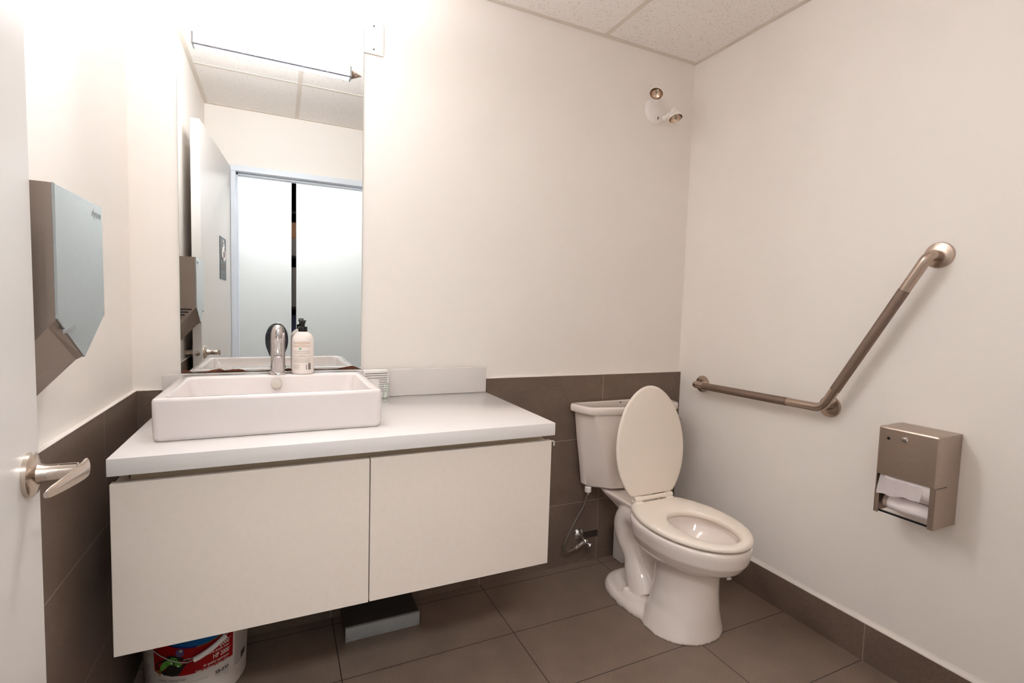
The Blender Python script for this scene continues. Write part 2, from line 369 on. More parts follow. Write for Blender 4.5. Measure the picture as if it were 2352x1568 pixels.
obj('latch_plate', dmap(add_lathe(B(), [(0, 0), (.012, 0), (.012, .0015), (.008, .002), (.0075, .009), (0, .010)], (-.0205, L-.0062, hz), (0, 1, 0), 24, False)), M['nickel'], door)
# accessible sign on the door
su0, sz0 = .30, 1.31
u1 = None
sg = obj('sign_plate', dmap(box(0, .003, .205, .405, 1.325, 1.575, .0012, 1)), M['sign'], door)
def sdisc(c, r): return add_lathe(B(), [(0, .003), (r, .003), (r, .0042), (0, .0042)], (0, c[0], c[1]), (1, 0, 0), 20, False)
bm = sdisc((.305, 1.552), .010)
def bar2(bm, pts, r): return add_tube(bm, [(.0036, a, b) for a, b in pts], r, 8)
bar2(bm, [(.305, 1.538), (.303, 1.495), (.268, 1.493), (.252, 1.452)], .0055); bar2(bm, [(.303, 1.52), (.276, 1.518)], .0045)
bar2(bm, [(.325+.0, 1.515), (.338, 1.49), (.336, 1.458), (.312, 1.437), (.285, 1.438), (.268, 1.458)], .0055)
obj('pictogram', dmap(bm), M['lwhite'], sg)
bm = B()
for z, a, b in ((1.405, .235, .375), (1.385, .25, .36)):
    y = a
    while y < b: add_box(bm, .003, .0042, y, y+.011, z, z+.012); y += .016
for k in range(8): add_box(bm, .003, .0042, .265+k*.010, .269+k*.010, 1.352, 1.356)
obj('raised_text', dmap(bm), M['boxgrey'], sg)

# ------------------------------------------------------------------ vanity light (seen only in the mirror)
FY0, FY1, FZ0, FZ1, FX0, FX1 = -.395, -.345, 2.172, 2.209, .132, .705
vl = thing('vanity_light', (.42, -.37, H), 'lit linear fluorescent lamp hanging under the ceiling, seen in the mirror', 'lamp')
obj('lamp_core', box(FX0+.005, FX1-.005, FY0+.001, FY1-.001, FZ0+.001, FZ1-.001), M['white'], vl, 0)
obj('upper_lens', box(FX0+.004, FX1-.004, FY0+.001, FY1-.001, FZ1-.001, FZ1), M['lamp_top'], vl, 0)
obj('front_lens', box(FX0+.004, FX1-.004, FY0, FY0+.001, FZ0, FZ1), M['lamp_front'], vl, 0)
obj('lower_lens', box(FX0+.004, FX1-.004, FY0+.001, FY1-.001, FZ0, FZ0+.001), M['lamp_down'], vl, 0)
obj('back_lens', box(FX0+.004, FX1-.004, FY1-.001, FY1, FZ0, FZ1), M['lamp_back'], vl, 0)
for x0, x1 in ((FX0-.004, FX0+.0035), (FX1-.0035, FX1+.004)): obj('end_cap', box(x0, x1, FY0-.002, FY1+.002, FZ0-.003, FZ1+.002, .001, 1), M['galv'], vl)
obj('spine', box(FX0, FX1, FY1-.005, FY1+.0025, FZ0-.0050, FZ0-.0005), M['spine'], vl)
bm = B(); prof = []
for i in range(11):
    r = .021*(1-i/10.5); prof += [(r, i*.0042), (r*.86, i*.0042+.0021)]
add_lathe(bm, [(0, 0)]+prof+[(0, .046)], (FX1+.004, (FY0+FY1)/2+.003, (FZ0+FZ1)/2-.002), (1, 0, 0), 20, False)
obj('ribbed_tip', bm, M['steelb'], vl, 0)
for x in (.27, .57): obj('hanger', add_tube(B(), [(x, -.37, FZ1-.001), (x, -.37, H+.004)], .003, 10), M['white'], vl)

# ------------------------------------------------------------------ mirror
mr = thing('wall_mirror', (.42, 0, .959), 'tall frameless mirror above the white basin with corroded bottom edge', 'mirror')
obj('mirror_glass', box(.1327, .7083, -.005, -.0002, .9592, 2.40), M['mirror'], mr, 0)
bm = B(); add_box(bm, .1318, .1327, -.0054, -.0002, .9592, 2.40); add_box(bm, .7083, .7092, -.0054, -.0002, .9592, 2.40)
obj('polished_edge', bm, M['glassedge'], mr, 0)
bm = B()
def stain(x0, x1, hmax, seedv):
    rnd = random.Random(seedv); n = max(6, int((x1-x0)/.006)); top = []
    for i in range(n+1):
        t = i/n; env = min(1, 5*t, 5*(1-t)); top.append(.9600 + max(.0006, hmax*env*(.62+.38*math.sin(i*.33+seedv*1.7))*(.9+.2*rnd.random())))
    for i in range(n):
        xa, xb = x0+(x1-x0)*i/n, x0+(x1-x0)*(i+1)/n
        vs = [bm.verts.new(p) for p in ((xa, -.0053, .9593), (xb, -.0053, .9593), (xb, -.0053, top[i+1]), (xa, -.0053, top[i]), (xa, -.0049, .9593), (xb, -.0049, .9593), (xb, -.0049, top[i+1]), (xa, -.0049, top[i]))]
        for f in ((0, 1, 2, 3), (7, 6, 5, 4), (3, 2, 6, 7), (0, 4, 5, 1)): bm.faces.new([vs[k] for k in f])
for a in ((.1335, .165, .010, 1), (.168, .265, .0125, 2), (.24, .33, .009, 3), (.395, .46, .008, 4), (.44, .52, .012, 5), (.60, .7075, .011, 6), (.135, .7075, .003, 7)): stain(*a)
obj('corroded_edge', bm, M['rust'], mr, 0)

# ------------------------------------------------------------------ wall plate
wp = thing('blank_wall_plate', (.745, 0, 2.18), 'blank white electrical plate on the wall beside the mirror top', 'wall plate')
obj('plate', box(.7096, .780, -.006, 0, 2.1235, 2.2405, .0025, 2), M['white'], wp)
for z in (2.141, 2.223): obj('screw', add_lathe(B(), [(0, 0), (.0032, 0), (.0028, .0012), (0, .0014)], (.744, -.0058, z), (0, -1, 0), 12, False), M['ink'], wp)

# ------------------------------------------------------------------ vanity cabinet
CX0, CX1, CYF, CZ0, CZ1 = .0846, 1.2143, -.598, .3865, .7898
vc = thing('vanity_cabinet', (.65, -.3, CZ0), 'wall-hung cream two-door vanity cabinet under the white countertop', 'cabinet')
bm = B(); add_box(bm, CX0+.004, CX1-.004, CYF+.0205, -T-.0005, CZ0+.012, CZ1-.004); obj('carcass', bm, M['cab'], vc, 0)
bm = B(); add_box(bm, CX0+.030, CX1-.030, -.556, -T-.0005, CZ1-.004, .8125); add_box(bm, CX0+.006, CX0+.024, -.545, -T-.0005, CZ1-.004, .8125); add_box(bm, CX1-.024, CX1-.006, -.545, -T-.0005, CZ1-.004, .8125)
obj('recessed_rail', bm, M['cabin'], vc, 0)
obj('door', box(CX0, .6490, CYF, CYF+.019, CZ0, CZ1, .0012, 1), M['cab'], vc, 0)
obj('door', box(.6515, CX1, CYF, CYF+.019, CZ0+.001, CZ1+.001, .0012, 1), M['cab'], vc, 0)
bm = B(); add_tube(bm, fillet([(CX1-.004, -.566, .781), (CX1+.022, -.574, .781), (CX1+.022, -.574, .766)], .006, 5), .0032, 10)
obj('side_hook', bm, M['chrome'], vc)

ct = thing('vanity_countertop', (.65, -.3, .813), 'white quartz countertop with backsplash on the vanity cabinet', 'countertop')
obj('slab', box(CX0, CX1, -.6168, -T-.0005, .813, .8524, .0012, 2), M['quartz'], ct)
obj('backsplash', box(CX0, CX1, -.032, -T-.0005, .8532, .9583, .0012, 2), M['quartz'], ct)

# ------------------------------------------------------------------ basin
SX0, SX1, SY0, SY1, SZ0, SZ1 = .1437, .6983, -.5015, -.0555, .8527, .9605
bs = thing('vessel_basin', (.42, -.28, SZ0), 'rectangular white ceramic vessel basin standing on the countertop', 'basin')
def ring(ix, iy0, iy1, z, r): return rrect(SX0+ix, SX1-ix, SY0+iy0, SY1-iy1, z, r, 6)
rings = [ring(.008, .008, .006, SZ0, .012), ring(.003, .003, .002, SZ0+.003, .016), ring(.001, .001, .001, SZ0+.012, .016), ring(0, 0, 0, SZ0+.05, .016), ring(0, 0, 0, SZ1-.008, .015), ring(.0015, .0015, .0015, SZ1-.003, .0145), ring(.005, .005, .005, SZ1, .011),
         ring(.026, .024, .072, SZ1, .02), ring(.029, .027, .075, SZ1-.002, .02), ring(.031, .029, .078, SZ1-.006, .021), ring(.042, .045, .082, SZ1-.055, .03), ring(.06, .07, .10, SZ1-.078, .04), ring(.12, .12, .14, SZ1-.086, .05)]
obj('basin_body', add_loft(B(), rings), M['ceramic'], bs, 50)
bm = B(); add_lathe(bm, [(0, 0), (.0150, 0), (.0165, .001), (.0165, .0032), (.0155, .0042), (0, .0044)], (.419, SY1-.0815, .9335), (0, -1, .14), 36, False); obj('overflow_cap', bm, M['nickel'], bs)
bm = B(); add_lathe(bm, [(0, 0), (.03, 0), (.031, .002), (.026, .004), (0, .004)], (.42, -.27, SZ1-.0858), (0, 0, 1), 32, False); obj('drain_cap', bm, M['chrome'], bs)

# faucet
fx, fy = .4235, -.0935
fa = thing('basin_faucet', (fx, fy, SZ1), 'chrome single-lever faucet on the back rim of the basin', 'faucet')
z0 = SZ1
obj('base_flange', add_lathe(B(), [(0, 0), (.0275, 0), (.0275, .005), (.0255, .008), (0, .008)], (fx, fy, z0), (0, 0, 1), 36, False), M['chrome'], fa)
bm = B(); add_lathe(bm, [(0, .006), (.0225, .006), (.0225, .10), (.0228, .118), (.0222, .135), (.020, .148), (.0155, .159), (.009, .1655), (0, .168)], (fx, fy, z0), (0, 0, 1), 40, False)
for v in bm.verts:
    h = v.co.z - z0
    if h > .1: v.co.y -= (h-.1)*.16
obj('body', bm, M['chrome'], fa, 60)
bm = B(); add_tube(bm, fillet([(fx, fy-.015, z0+.062), (fx, fy-.05, z0+.082), (fx, fy-.078, z0+.080)], .03, 6), .0075, 18)
sp = obj('spout', bm, M['chrome'], fa, 60)
bm = B(); add_lathe(bm, [(0, 0), (.0098, 0), (.0103, .004), (.0112, .005), (.0112, .0075), (.0105, .009), (.0108, .012), (.009, .018), (.005, .022), (0, .0235)], (fx, fy-.080, z0+.066), (0, -.15, 1), 28, False); obj('aerator', bm, M['chrome'], sp, 60)
obj('aerator_ring', add_lathe(B(), [(.0108, 0), (.0116, 0), (.0116, .0016), (.0108, .0016)], (fx, fy-.0807, z0+.0712), (0, -.15, 1), 28), M['ink'], sp)
bm = B(); add_tube(bm, [(fx, fy-.018, z0+.128), (fx, fy-.034, z0+.120)], [.0048, .0042], 14); obj('lever', bm, M['chrome'], fa)

# black speckled pad behind the faucet
bm = B(); rings = []
pc = (.4225, .9608)
outl = []
for i in range(48):
    a = 2*math.pi*i/48; s, c = math.sin(a), math.cos(a)
    x = .034*s*(1 if c > -.2 else max(.28, 1-(abs(c)-.2)*.95)); z = .0
    z = pc[1] + .118 + .048*c if c > 0 else pc[1] + .118 + .117*c
    outl.append((fx - .0015 + x - (.004 if s < 0 else 0)*(1 if c > -.6 else 0), z))
for y, k in ((-.0665, .90), (-.064, .98), (-.058, 1), (-.052, .97), (-.049, .88)):
    rings.append([(fx+(x-fx)*k, y, (pc[1]+.07)+(z-pc[1]-.07)*(k*.5+.5) if False else (max(pc[1]+.0005, pc[1]+.08+(z-pc[1]-.08)*k))) for x, z in outl])
add_loft(bm, rings); tag(obj('scrub_sponge', bm, M['speck']), 'black speckled oval pad standing behind the chrome faucet', 'sponge')

# soap bottle
bx, by = .5015, -.097
sb = thing('soap_bottle', (bx, by, SZ1), 'white pump soap bottle with black top on the basin rim', 'soap bottle')
prof = [(0, 0), (.031, 0), (.0345, .003), (.0352, .008), (.0352, .112), (.0340, .122), (.0300, .132), (.022, .140), (.0145, .1445), (.0125, .146), (0, .146)]
obj('bottle_body', add_lathe(B(), prof, (bx, by, SZ1), (0, 0, 1), 40, False), M['bottle'], sb, 50)
obj('collar', add_lathe(B(), [(0, .145), (.0142, .145), (.0145, .146), (.0145, .161), (.0138, .162), (0, .162)], (bx, by, SZ1), (0, 0, 1), 32, False), M['black'], sb)
bm = B(); add_lathe(bm, [(0, .160), (.0062, .160), (.0062, .172), (.0085, .173), (.0085, .181), (.007, .1835), (0, .184)], (bx, by, SZ1), (0, 0, 1), 24, False)
add_tube(bm, [(bx, by, SZ1+.180), (bx-.004, by+.020, SZ1+.181), (bx-.006, by+.033, SZ1+.176)], [.0058, .0046, .0036], 12); add_box(bm, bx-.010, bx+.012, by-.008, by+.008, SZ1+.1815, SZ1+.184, .001, 1)
obj('pump_head', bm, M['black'], sb)
lb = B(); lg = B()
def cyl_pt(cx, cy, r, th, z): return (cx + r*math.sin(th), cy - r*math.cos(th), z)
def strip(bm, cx, cy, r, t0, t1, z0_, z1_, n=10, d=.0003):
    for i in range(n):
        a, b = t0+(t1-t0)*i/n, t0+(t1-t0)*(i+1)/n
        vs = [bm.verts.new(cyl_pt(cx, cy, rr, t, z)) for rr in (r, r+d) for t, z in ((a, z0_), (b, z0_), (b, z1_), (a, z1_))]
        for f in ((4, 5, 6, 7), (0, 1, 5, 4), (3, 7, 6, 2)): bm.faces.new([vs[k] for k in f])
BR = .0352; rnd = random.Random(3)
def tl(z, a, b, bm, h=.0011): strip(bm, bx, by, BR, math.radians(a), math.radians(b), SZ1+z, SZ1+z+h, 8)
lh = B(); tl(.112, -22, 18, lh, .0008); obj('heading_row', lh, M['printg'], sb, 0)
for z, a, b in ((.109, -58, 38), (.1068, -60, 40), (.1046, -55, 36), (.1024, -25, 12), (.0985, -60, 40), (.0963, -58, 40), (.0941, -60, 38)): tl(z, a, b, lb)
for z, a, b in ((.0800, -60, 40), (.0780, -58, 38), (.0735, -60, 40), (.0715, -50, 36), (.0665, -20, 8), (.064, -60, 42), (.062, -25, 12), (.059, -58, 42), (.0535, -60, 40), (.0515, -55, 42), (.048, -60, 42), (.046, -58, 38), (.043, -60, 40), (.041, -54, 42)): tl(z, a, b, lg, .0007)
la = B()
for z in (.033, .0305, .027, .0245, .022, .018): tl(z, -58, -20, la, .0009)
obj('text_rows', lb, M['print'], sb, 0); obj('small_text_rows', lg, M['printg'], sb, 0); obj('address_rows', la, M['printg'], sb, 0)
bm = B(); n = 16; cth, cz = math.radians(-16), SZ1+.088
vs = [bm.verts.new(cyl_pt(bx, by, BR+.0004, cth+math.cos(2*math.pi*i/n)*.0042/BR, cz+math.sin(2*math.pi*i/n)*.0042)) for i in range(n)]; bm.faces.new(vs); obj('round_emblem', bm, M['green'], sb, 0)
bm = B()
for i in range(10): tl(.017+i*.0022, 26, 42, bm, .0014 if i % 3 else .0018)
for z in (.018, .024, .030): tl(z, 14, 19, bm, .003)
obj('barcode', bm, M['ink'], sb, 0)

# air freshener and glass vial
af = thing('air_freshener', (.756, -.045, .8524), 'white slotted air freshener box leaning on the backsplash beside the basin', 'air freshener')
obj('casing', box(.711, .803, -.058, -.0325, .8526, .960, .003, 3), M['white'], af)
bm = B()
for k in range(3): add_box(bm, .716, .7995, -.0588, -.0575, .9465-k*.0085, .9482-k*.0085)
for k in range(6): add_box(bm, .768, .799, -.0588, -.0575, .9215-k*.0085, .9232-k*.0085)
obj('slots', bm, M['ink'], af, 0)
gv = thing('glass_vial', (.7775, -.142, .8524), 'small square clear glass vial in front of the air freshener', 'vial')
def vial(i, z0_, z1_): return [rrect(.7670+i, .7880-i, -.1525+i, -.1315-i, z, .002, 2) for z in (z0_, z1_)]
a = vial(0, .8526, .9220); b = vial(.0022, .9220, .8610)
obj('vial_wall', add_loft(B(), a+b), M['glass'], gv, 0)
# ------------------------------------------------------------------ hand dryer
hd = thing('hand_dryer', (0, -.769, .99), 'grey wall hand dryer with V-shaped underside on the left wall', 'hand dryer')
YN, YB, YM_ = -.8895, -.648, -.769
def dsec(x, zs, zk, s=0.): return [(x, YN+s, 1.3895-s), (x, YN+s, zs), (x, YM_, zk), (x, YB-s, zs), (x, YB-s, 1.3895-s)]
bm = B(); add_loft(bm, [dsec(.0005, 1.04, .993), dsec(.0835, 1.1545, 1.088, 0), dsec(.0935, 1.1655, 1.094, .0004)])
obj('dryer_body', bm, M['spray'], hd, 0)
bm = B(); add_loft(bm, [dsec(.0937, 1.1685, 1.093, 0), dsec(.0962, 1.1685, 1.093, 0), dsec(.0972, 1.1695, 1.0945, .0012)])
obj('front_panel', bm, M['sprayf'], hd, 0)
bm = B()
for k in range(4):
    z = 1.1585-k*.0125; add_box(bm, .026, .078-k*.013, YB-.0003, YB+.0008, z-.0028, z+.0028, .0004, 1)
obj('air_slots', bm, M['black'], hd, 0)
obj('indicator', add_lathe(B(), [(0, 0), (.0045, 0), (.0045, .0008), (0, .0008)], (.02, YN+.0002, 1.100), (0, -1, 0), 14, False), M['black'], hd)
bm = text_bm('dyson', .023, 'LEFT', .00004, lambda x, y, z: (.0974+z, -.712+x, 1.362+y)); obj('lettering', bm, M['faint'], hd, 0)
bm = B(); add_tube(bm, smooth_pts([(.0974, -.872, 1.1455), (.0974, -.862, 1.1475), (.0974, -.852, 1.1462), (.0974, -.842, 1.1490), (.0974, -.830, 1.1500), (.0974, -.816, 1.1505)], 2), .0042, 10)
for v in bm.verts: v.co.x = .0973 + (v.co.x-.0974)*.06
obj('scuff_mark', bm, M['faint'], hd, 0)

# ------------------------------------------------------------------ twin lamp heads
tw = thing('twin_lamp', (2.066, 0, 2.18), 'white emergency light with two round lamp heads high on the back wall', 'emergency light')
bm = B(); add_lathe(bm, [(0, 0), (1, 0), (1, .006), (.93, .016), (.80, .021), (0, .023)], (0, 0, 0), (0, -1, 0), 40, False)
for v in bm.verts: v.co = Vector((2.066+v.co.x*.060, v.co.y, 2.175+v.co.z*.066))
obj('base_plate', bm, M['white'], tw, 40)
obj('cover_screw', box(2.068, 2.0715, -.0245, -.021, 2.128, 2.140), M['ink'], tw, 0)
def head(c, d, joint):
    d = Vector(d).normalized(); c = Vector(c); K = .86
    bm = B(); add_lathe(bm, [(a_*K, b_*K) for a_, b_ in [(0, -.055), (.014, -.055), (.017, -.05), (.019, -.035), (.030, -.015), (.037, -.004), (.0385, 0), (.0385, .004), (.036, .004), (.034, -.002), (.026, -.014), (.012, -.024), (0, -.027)]], c, d, 32, False)
    hs = obj('lamp_head', bm, M['white'], tw, 40)
    bm = B(); add_lathe(bm, [(a_*K, b_*K) for a_, b_ in [(.0355, .003), (.0335, -.0015), (.0255, -.0135), (.0118, -.0233), (0, -.0262)]], c, d, 32, False); obj('reflector', bm, M['refl'], hs, 60)
    bm = B(); add_lathe(bm, [(a_*K, b_*K) for a_, b_ in [(0, -.025), (.005, -.025), (.006, -.012), (.004, -.006), (0, -.005)]], c, d, 14, False); obj('bulb', bm, M['glass'], hs, 60)
    bm = B(); add_tube(bm, [joint, c - d*.036], .0095, 14); add_ell(bm, joint, .012, .012, .012); obj('swivel', bm, M['white'], hs, 60)
head((2.000, -.085, 2.212), (-.50, -.25, -.83), (2.052, -.024, 2.205))
head((2.121, -.085, 2.124), (0, -.35, -.94), (2.108, -.024, 2.140))

# ------------------------------------------------------------------ grab bar
gb = thing('grab_bar', (W, -.63, .87), 'angled stainless steel grab bar on the right wall beside the toilet', 'grab bar')
gx = W-.060
P0, P1, P2, P3 = (W-.004, -.165, .8655), (gx, -.165, .8655), (gx, -.795, .873), (gx, -1.090, 1.412)
P4 = (W-.004, -1.090, 1.412)
path = fillet([P0, P1, P2, P3, P4], .05, 10)
obj('bar', add_tube(B(), path, .0165, 20), M['steelb'], gb, 60)
def lerp(a, b, t): return tuple(a[i]*(1-t)+b[i]*t for i in range(3))
obj('grip', add_tube(B(), [lerp(P1, P2, .10), lerp(P1, P2, .78)], .0169, 20), M['peen'], gb, 60)
obj('grip', add_tube(B(), [lerp(P2, P3, .14), lerp(P2, P3, .80)], .0169, 20), M['peen'], gb, 60)
for y, z in ((-.165, .8655), (-.787, .8745), (-1.090, 1.4145)):
    obj('flange', add_lathe(B(), [(0, 0), (.0405, 0), (.0405, .004), (.0385, .0075), (.026, .011), (.0195, .012), (0, .012)], (W-.0003, y, z), (-1, 0, 0), 40, False), M['steelb'], gb, 40)
obj('corner_post', add_tube(B(), [(W-.004, -.787, .8745), (gx+.004, -.795, .877)], .012, 16), M['steelb'], gb)

# ------------------------------------------------------------------ toilet paper dispenser
tp = thing('paper_dispenser', (W, -1.105, .59), 'stainless steel twin-roll paper dispenser on the right wall', 'paper dispenser')
y0, y1, xb, xf, zt, zb = -1.190, -1.027, W-.0004, W-.128, .868, .586
bm = B(); add_box(bm, xb-.002, xb, y0, y1, zb, zt); xc = xf+.0615
for ya_, yb_ in ((y0, y0+.0025), (y1-.0025, y1)):
    add_loft(bm, [[(xb-.002, y, zb), (xf+.004, y, zb), (xf+.004, y, .711), (xc, y, .711), (xc, y, zt), (xb-.002, y, zt)] for y in (ya_, yb_)])
add_box(bm, xc, xb-.002, y0+.0025, y1-.0025, zt-.0022, zt)
obj('housing', bm, M['steel'], tp, 0)
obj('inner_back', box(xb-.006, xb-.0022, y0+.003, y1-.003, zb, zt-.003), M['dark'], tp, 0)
def cov_out(d): return rpoly([(xc-.0003, y0-.0008+d), (xf+d, y0-.0008+d), (xf+d, y1+.0008-d), (xc-.0003, y1+.0008-d)], .007, 5)[6:18]
def cov_all(d): return [(xc-.0003, y0-.0008+d)] + [tuple(p) for p in cov_out(d)] + [(xc-.0003, y1+.0008-d)]
bm = B(); o_, i_ = cov_all(0), cov_all(.002)[::-1]
add_loft(bm, [[(x, y, z) for x, y in o_+i_] for z in (.7135, zt-.006)])
add_loft(bm, [[(x, y, z) for x, y in cov_all(d)] for d, z in ((0, zt-.006), (.0008, zt-.003), (.0025, zt-.0008), (.005, zt))])
cv = obj('front_cover', bm, M['steel'], tp, 30)
bm = B(); add_lathe(bm, [(0, 0), (.0095, 0), (.0098, .002), (.0085, .004), (.006, .0048), (0, .005)], (xf-.0008, -1.101, .838), (-1, 0, 0), 28, False); lk = obj('lock', bm, M['chrome'], tp)
obj('keyhole', box(xf-.0064, xf-.0055, -1.1018, -1.1002, .8345, .8415), M['dark'], lk, 0)
bm = B()
for k in range(24):
    a, b = 2*math.pi*k/24, 2*math.pi*(k+1)/24
    add_tube(bm, [(xf-.0012, -1.101+.011*math.cos(a), .8175+.0035*math.sin(a)), (xf-.0012, -1.101+.011*math.cos(b), .8175+.0035*math.sin(b))], .0003, 5)
obj('embossed_mark', bm, M['steelb'], tp, 0)
obj('stain_spot', add_lathe(B(), [(0, 0), (.0045, 0), (.003, .0003), (0, .0004)], (xf-.0009, -1.056, .8325), (-1, 0, 0), 14, False), M['dark'], tp, 0)
obj('front_leg', box(xf+.002, xf+.0045, y0, y0+.015, zb, .7125), M['steel'], tp, 0); obj('front_leg', box(xf+.002, xf+.0045, y1-.013, y1, zb, .662), M['steel'], tp, 0)
obj('lower_rod', box(xf+.006, xf+.012, y0+.01, y1-.01, zb+.004, zb+.009), M['dark'], tp, 0)
tr = thing('toilet_roll', (W-.068, -1.105, .70), 'full white paper roll with hanging sheet in the dispenser', 'toilet roll')
obj('roll', add_lathe(B(), [(.018, 0), (.054, 0), (.056, .003), (.056, .132), (.054, .135), (.018, .135)], (W-.066, -1.183, .698), (0, 1, 0), 40, False), M['paper'], tr, 50)
bm = B(); yy0, yy1 = -1.155, -1.036; n = 14; rows = []
for j in range(8):
    t = j/7; rows.append([(xf+.010-.018*t+.0025*math.sin(i*1.9+j*.8)*t, yy0+(yy1-yy0)*i/n, .716-.066*t-(.0025*math.sin(i*.9)-.014*(1-i/n) if j == 7 else 0)) for i in range(n+1)])
G = [[bm.verts.new(p) for p in r] for r in rows]
for a, b in zip(G[:-1], G[1:]):
    for i in range(n): bm.faces.new((a[i], a[i+1], b[i+1], b[i]))
bmesh.ops.solidify(bm, geom=bm.faces[:], thickness=.0008); obj('hanging_sheet', bm, M['paper'], tr, 60)
sr_ = thing('spent_roll', (W-.075, -1.105, .615), 'nearly empty thin paper roll at the bottom of the dispenser', 'toilet roll')
obj('core', add_lathe(B(), [(.019, 0), (.0215, 0), (.0215, .13), (.019, .13)], (W-.086, -1.172, .620), (0, 1, 0), 32, False), M['tissue'], sr_, 50)
obj('tissue_layer', add_lathe(B(), [(.0217, 0), (.0232, .002), (.0238, .05), (.0226, .112), (.0217, .115)], (W-.086, -1.170, .620), (0, 1, 0), 32, False), M['paper'], sr_, 50)

# ------------------------------------------------------------------ toilet
XC = 1.860
tl_ = thing('toilet', (XC, -.45, 0), 'white two-piece toilet with raised lid in the back right corner', 'toilet')
def egg(hw, yf, yb, z, nf=2.0, nb=2.7, n=56, ym=None, cut=None):
    ym = (yf*.45+yb*.55) if ym is None else ym; P = []
    for i in range(n):
        a = 2*math.pi*i/n; s, c = math.sin(a), math.cos(a)
        e = nf if c > 0 else nb
        x = hw*math.copysign(abs(s)**(2/e), s); y = ym - (ym-yf)*abs(c)**(2/e) if c > 0 else ym + (yb-ym)*abs(c)**(2/e)
        P.append((XC+x, y if cut is None else min(y, cut), z))
    return P
def add_sections(bm, secs): return add_loft(bm, [egg(*s) for s in secs])
bm = B()
# bowl: outside up, over the rim, inside down
add_sections(bm, [(.06, -.60, -.40, .252), (.108, -.682, -.375, .258), (.142, -.740, -.355, .277), (.164, -.780, -.345, .302), (.179, -.801, -.34, .334), (.186, -.808, -.338, .372), (.1865, -.808, -.338, .386), (.183, -.804, -.342, .394),
                  (.128, -.760, -.468, .394), (.124, -.756, -.474, .380), (.130, -.757, -.470, .366), (.108, -.71, -.485, .335), (.075, -.64, -.50, .305), (.045, -.58, -.51, .290)])
# front column
add_sections(bm, [(.112, -.690, -.450, .30), (.106, -.690, -.452, .24), (.110, -.690, -.450, .16), (.125, -.690, -.445, .09), (.145, -.690, -.44, .04), (.160, -.694, -.43, .0)])
# foot
add_sections(bm, [(.166, -.62, -.170, 0), (.165, -.62, -.171, .018), (.155, -.61, -.178, .032), (.125, -.60, -.20, .040)])
# rear deck under the tank
add_loft(bm, [[(XC+x*s, y, z) for x, y in rpoly([(-w, -.42), (-w*.95, ybk), (w*.95, ybk), (w, -.42)], .03)] for w, ybk, z, s in ((.06, -.20, .320, 1), (.072, -.15, .348, 1), (.088, -.10, .374, 1), (.095, -.075, .394, 1))])
# trapway, a snaking tube with a recessed web towards the column
ctr = [(-.43, .30), (-.36, .338), (-.300, .342), (-.258, .312), (-.246, .262), (-.264, .208), (-.306, .165), (-.322, .125), (-.350, .088), (-.385, .03)]
rtr = [.055, .058, .060, .063, .062, .054, .047, .056, .067, .070]
cr = smooth_pts([(a, b, c) for (a, b), c in zip(ctr, rtr)])
for sx in (-1, 1): add_tube(bm, [(XC+sx*.040, y, z) for y, z, q in cr], [q for y, z, q in cr], 20)
add_box(bm, XC-.046, XC+.046, -.47, -.29, .02, .30)
o = obj('bowl', bm, M['toiletc'], tl_, 0)
md = o.modifiers.new('blend', 'REMESH'); md.mode = 'VOXEL'; md.voxel_size = .0046; md.use_smooth_shade = True
md = o.modifiers.new('soften', 'SMOOTH'); md.factor = .5; md.iterations = 5
for sx in (-1, 1): obj('bolt_cap', add_lathe(B(), [(0, 0), (.0165, 0), (.0165, .010), (.014, .017), (.007, .020), (0, .0205)], (XC+sx*.115, -.348, .0355), (0, 0, 1), 24, False), M['toiletc'], tl_, 50)
# tank
def tank_out(hb, hf, yf, ymid, yb, z, r=.016):
    return [(XC+.052+p.x, p.y, z) for p in rpoly([(-hb, yb), (-hb, yb-.045), (-hf, yf), (0, ymid), (hf, yf), (hb, yb-.045), (hb, yb)], r, 5)]
bm = B(); add_loft(bm, [tank_out(.196, .118, -.150, -.175, -.045, .400, .02), tank_out(.213, .128, -.165, -.192, -.035, .408), tank_out(.224, .155, -.168, -.198, -.032, .50), tank_out(.242, .196, -.165, -.204, -.03, .62), tank_out(.257, .230, -.160, -.206, -.028, .748)])
obj('tank', bm, M['toiletc'], tl_, 40)
def lid_out(d, z, r=.024): return tank_out(.278+d, .254+d, -.163-d, -.214-d, -.022+d*.5, z, r)
bm = B(); add_loft(bm, [lid_out(-.008, .7485), lid_out(-.002, .7495), lid_out(0, .753), lid_out(0, .774), lid_out(-.002, .779), lid_out(-.006, .7815), lid_out(-.020, .7815), lid_out(-.030, .7795), lid_out(-.036, .7785)])
obj('tank_lid', bm, M['toiletc'], tl_, 40)
bm = B(); add_lathe(bm, [(0, 0), (.011, 0), (.011, .006), (.006, .008), (.006, .018), (0, .018)], (XC+.302, -.120, .700), (1, 0, 0), 20, False); add_tube(bm, [(XC+.317, -.120, .700), (XC+.318, -.165, .698)], [.006, .0075], 12)
obj('flush_lever', bm, M['chrome'], tl_)
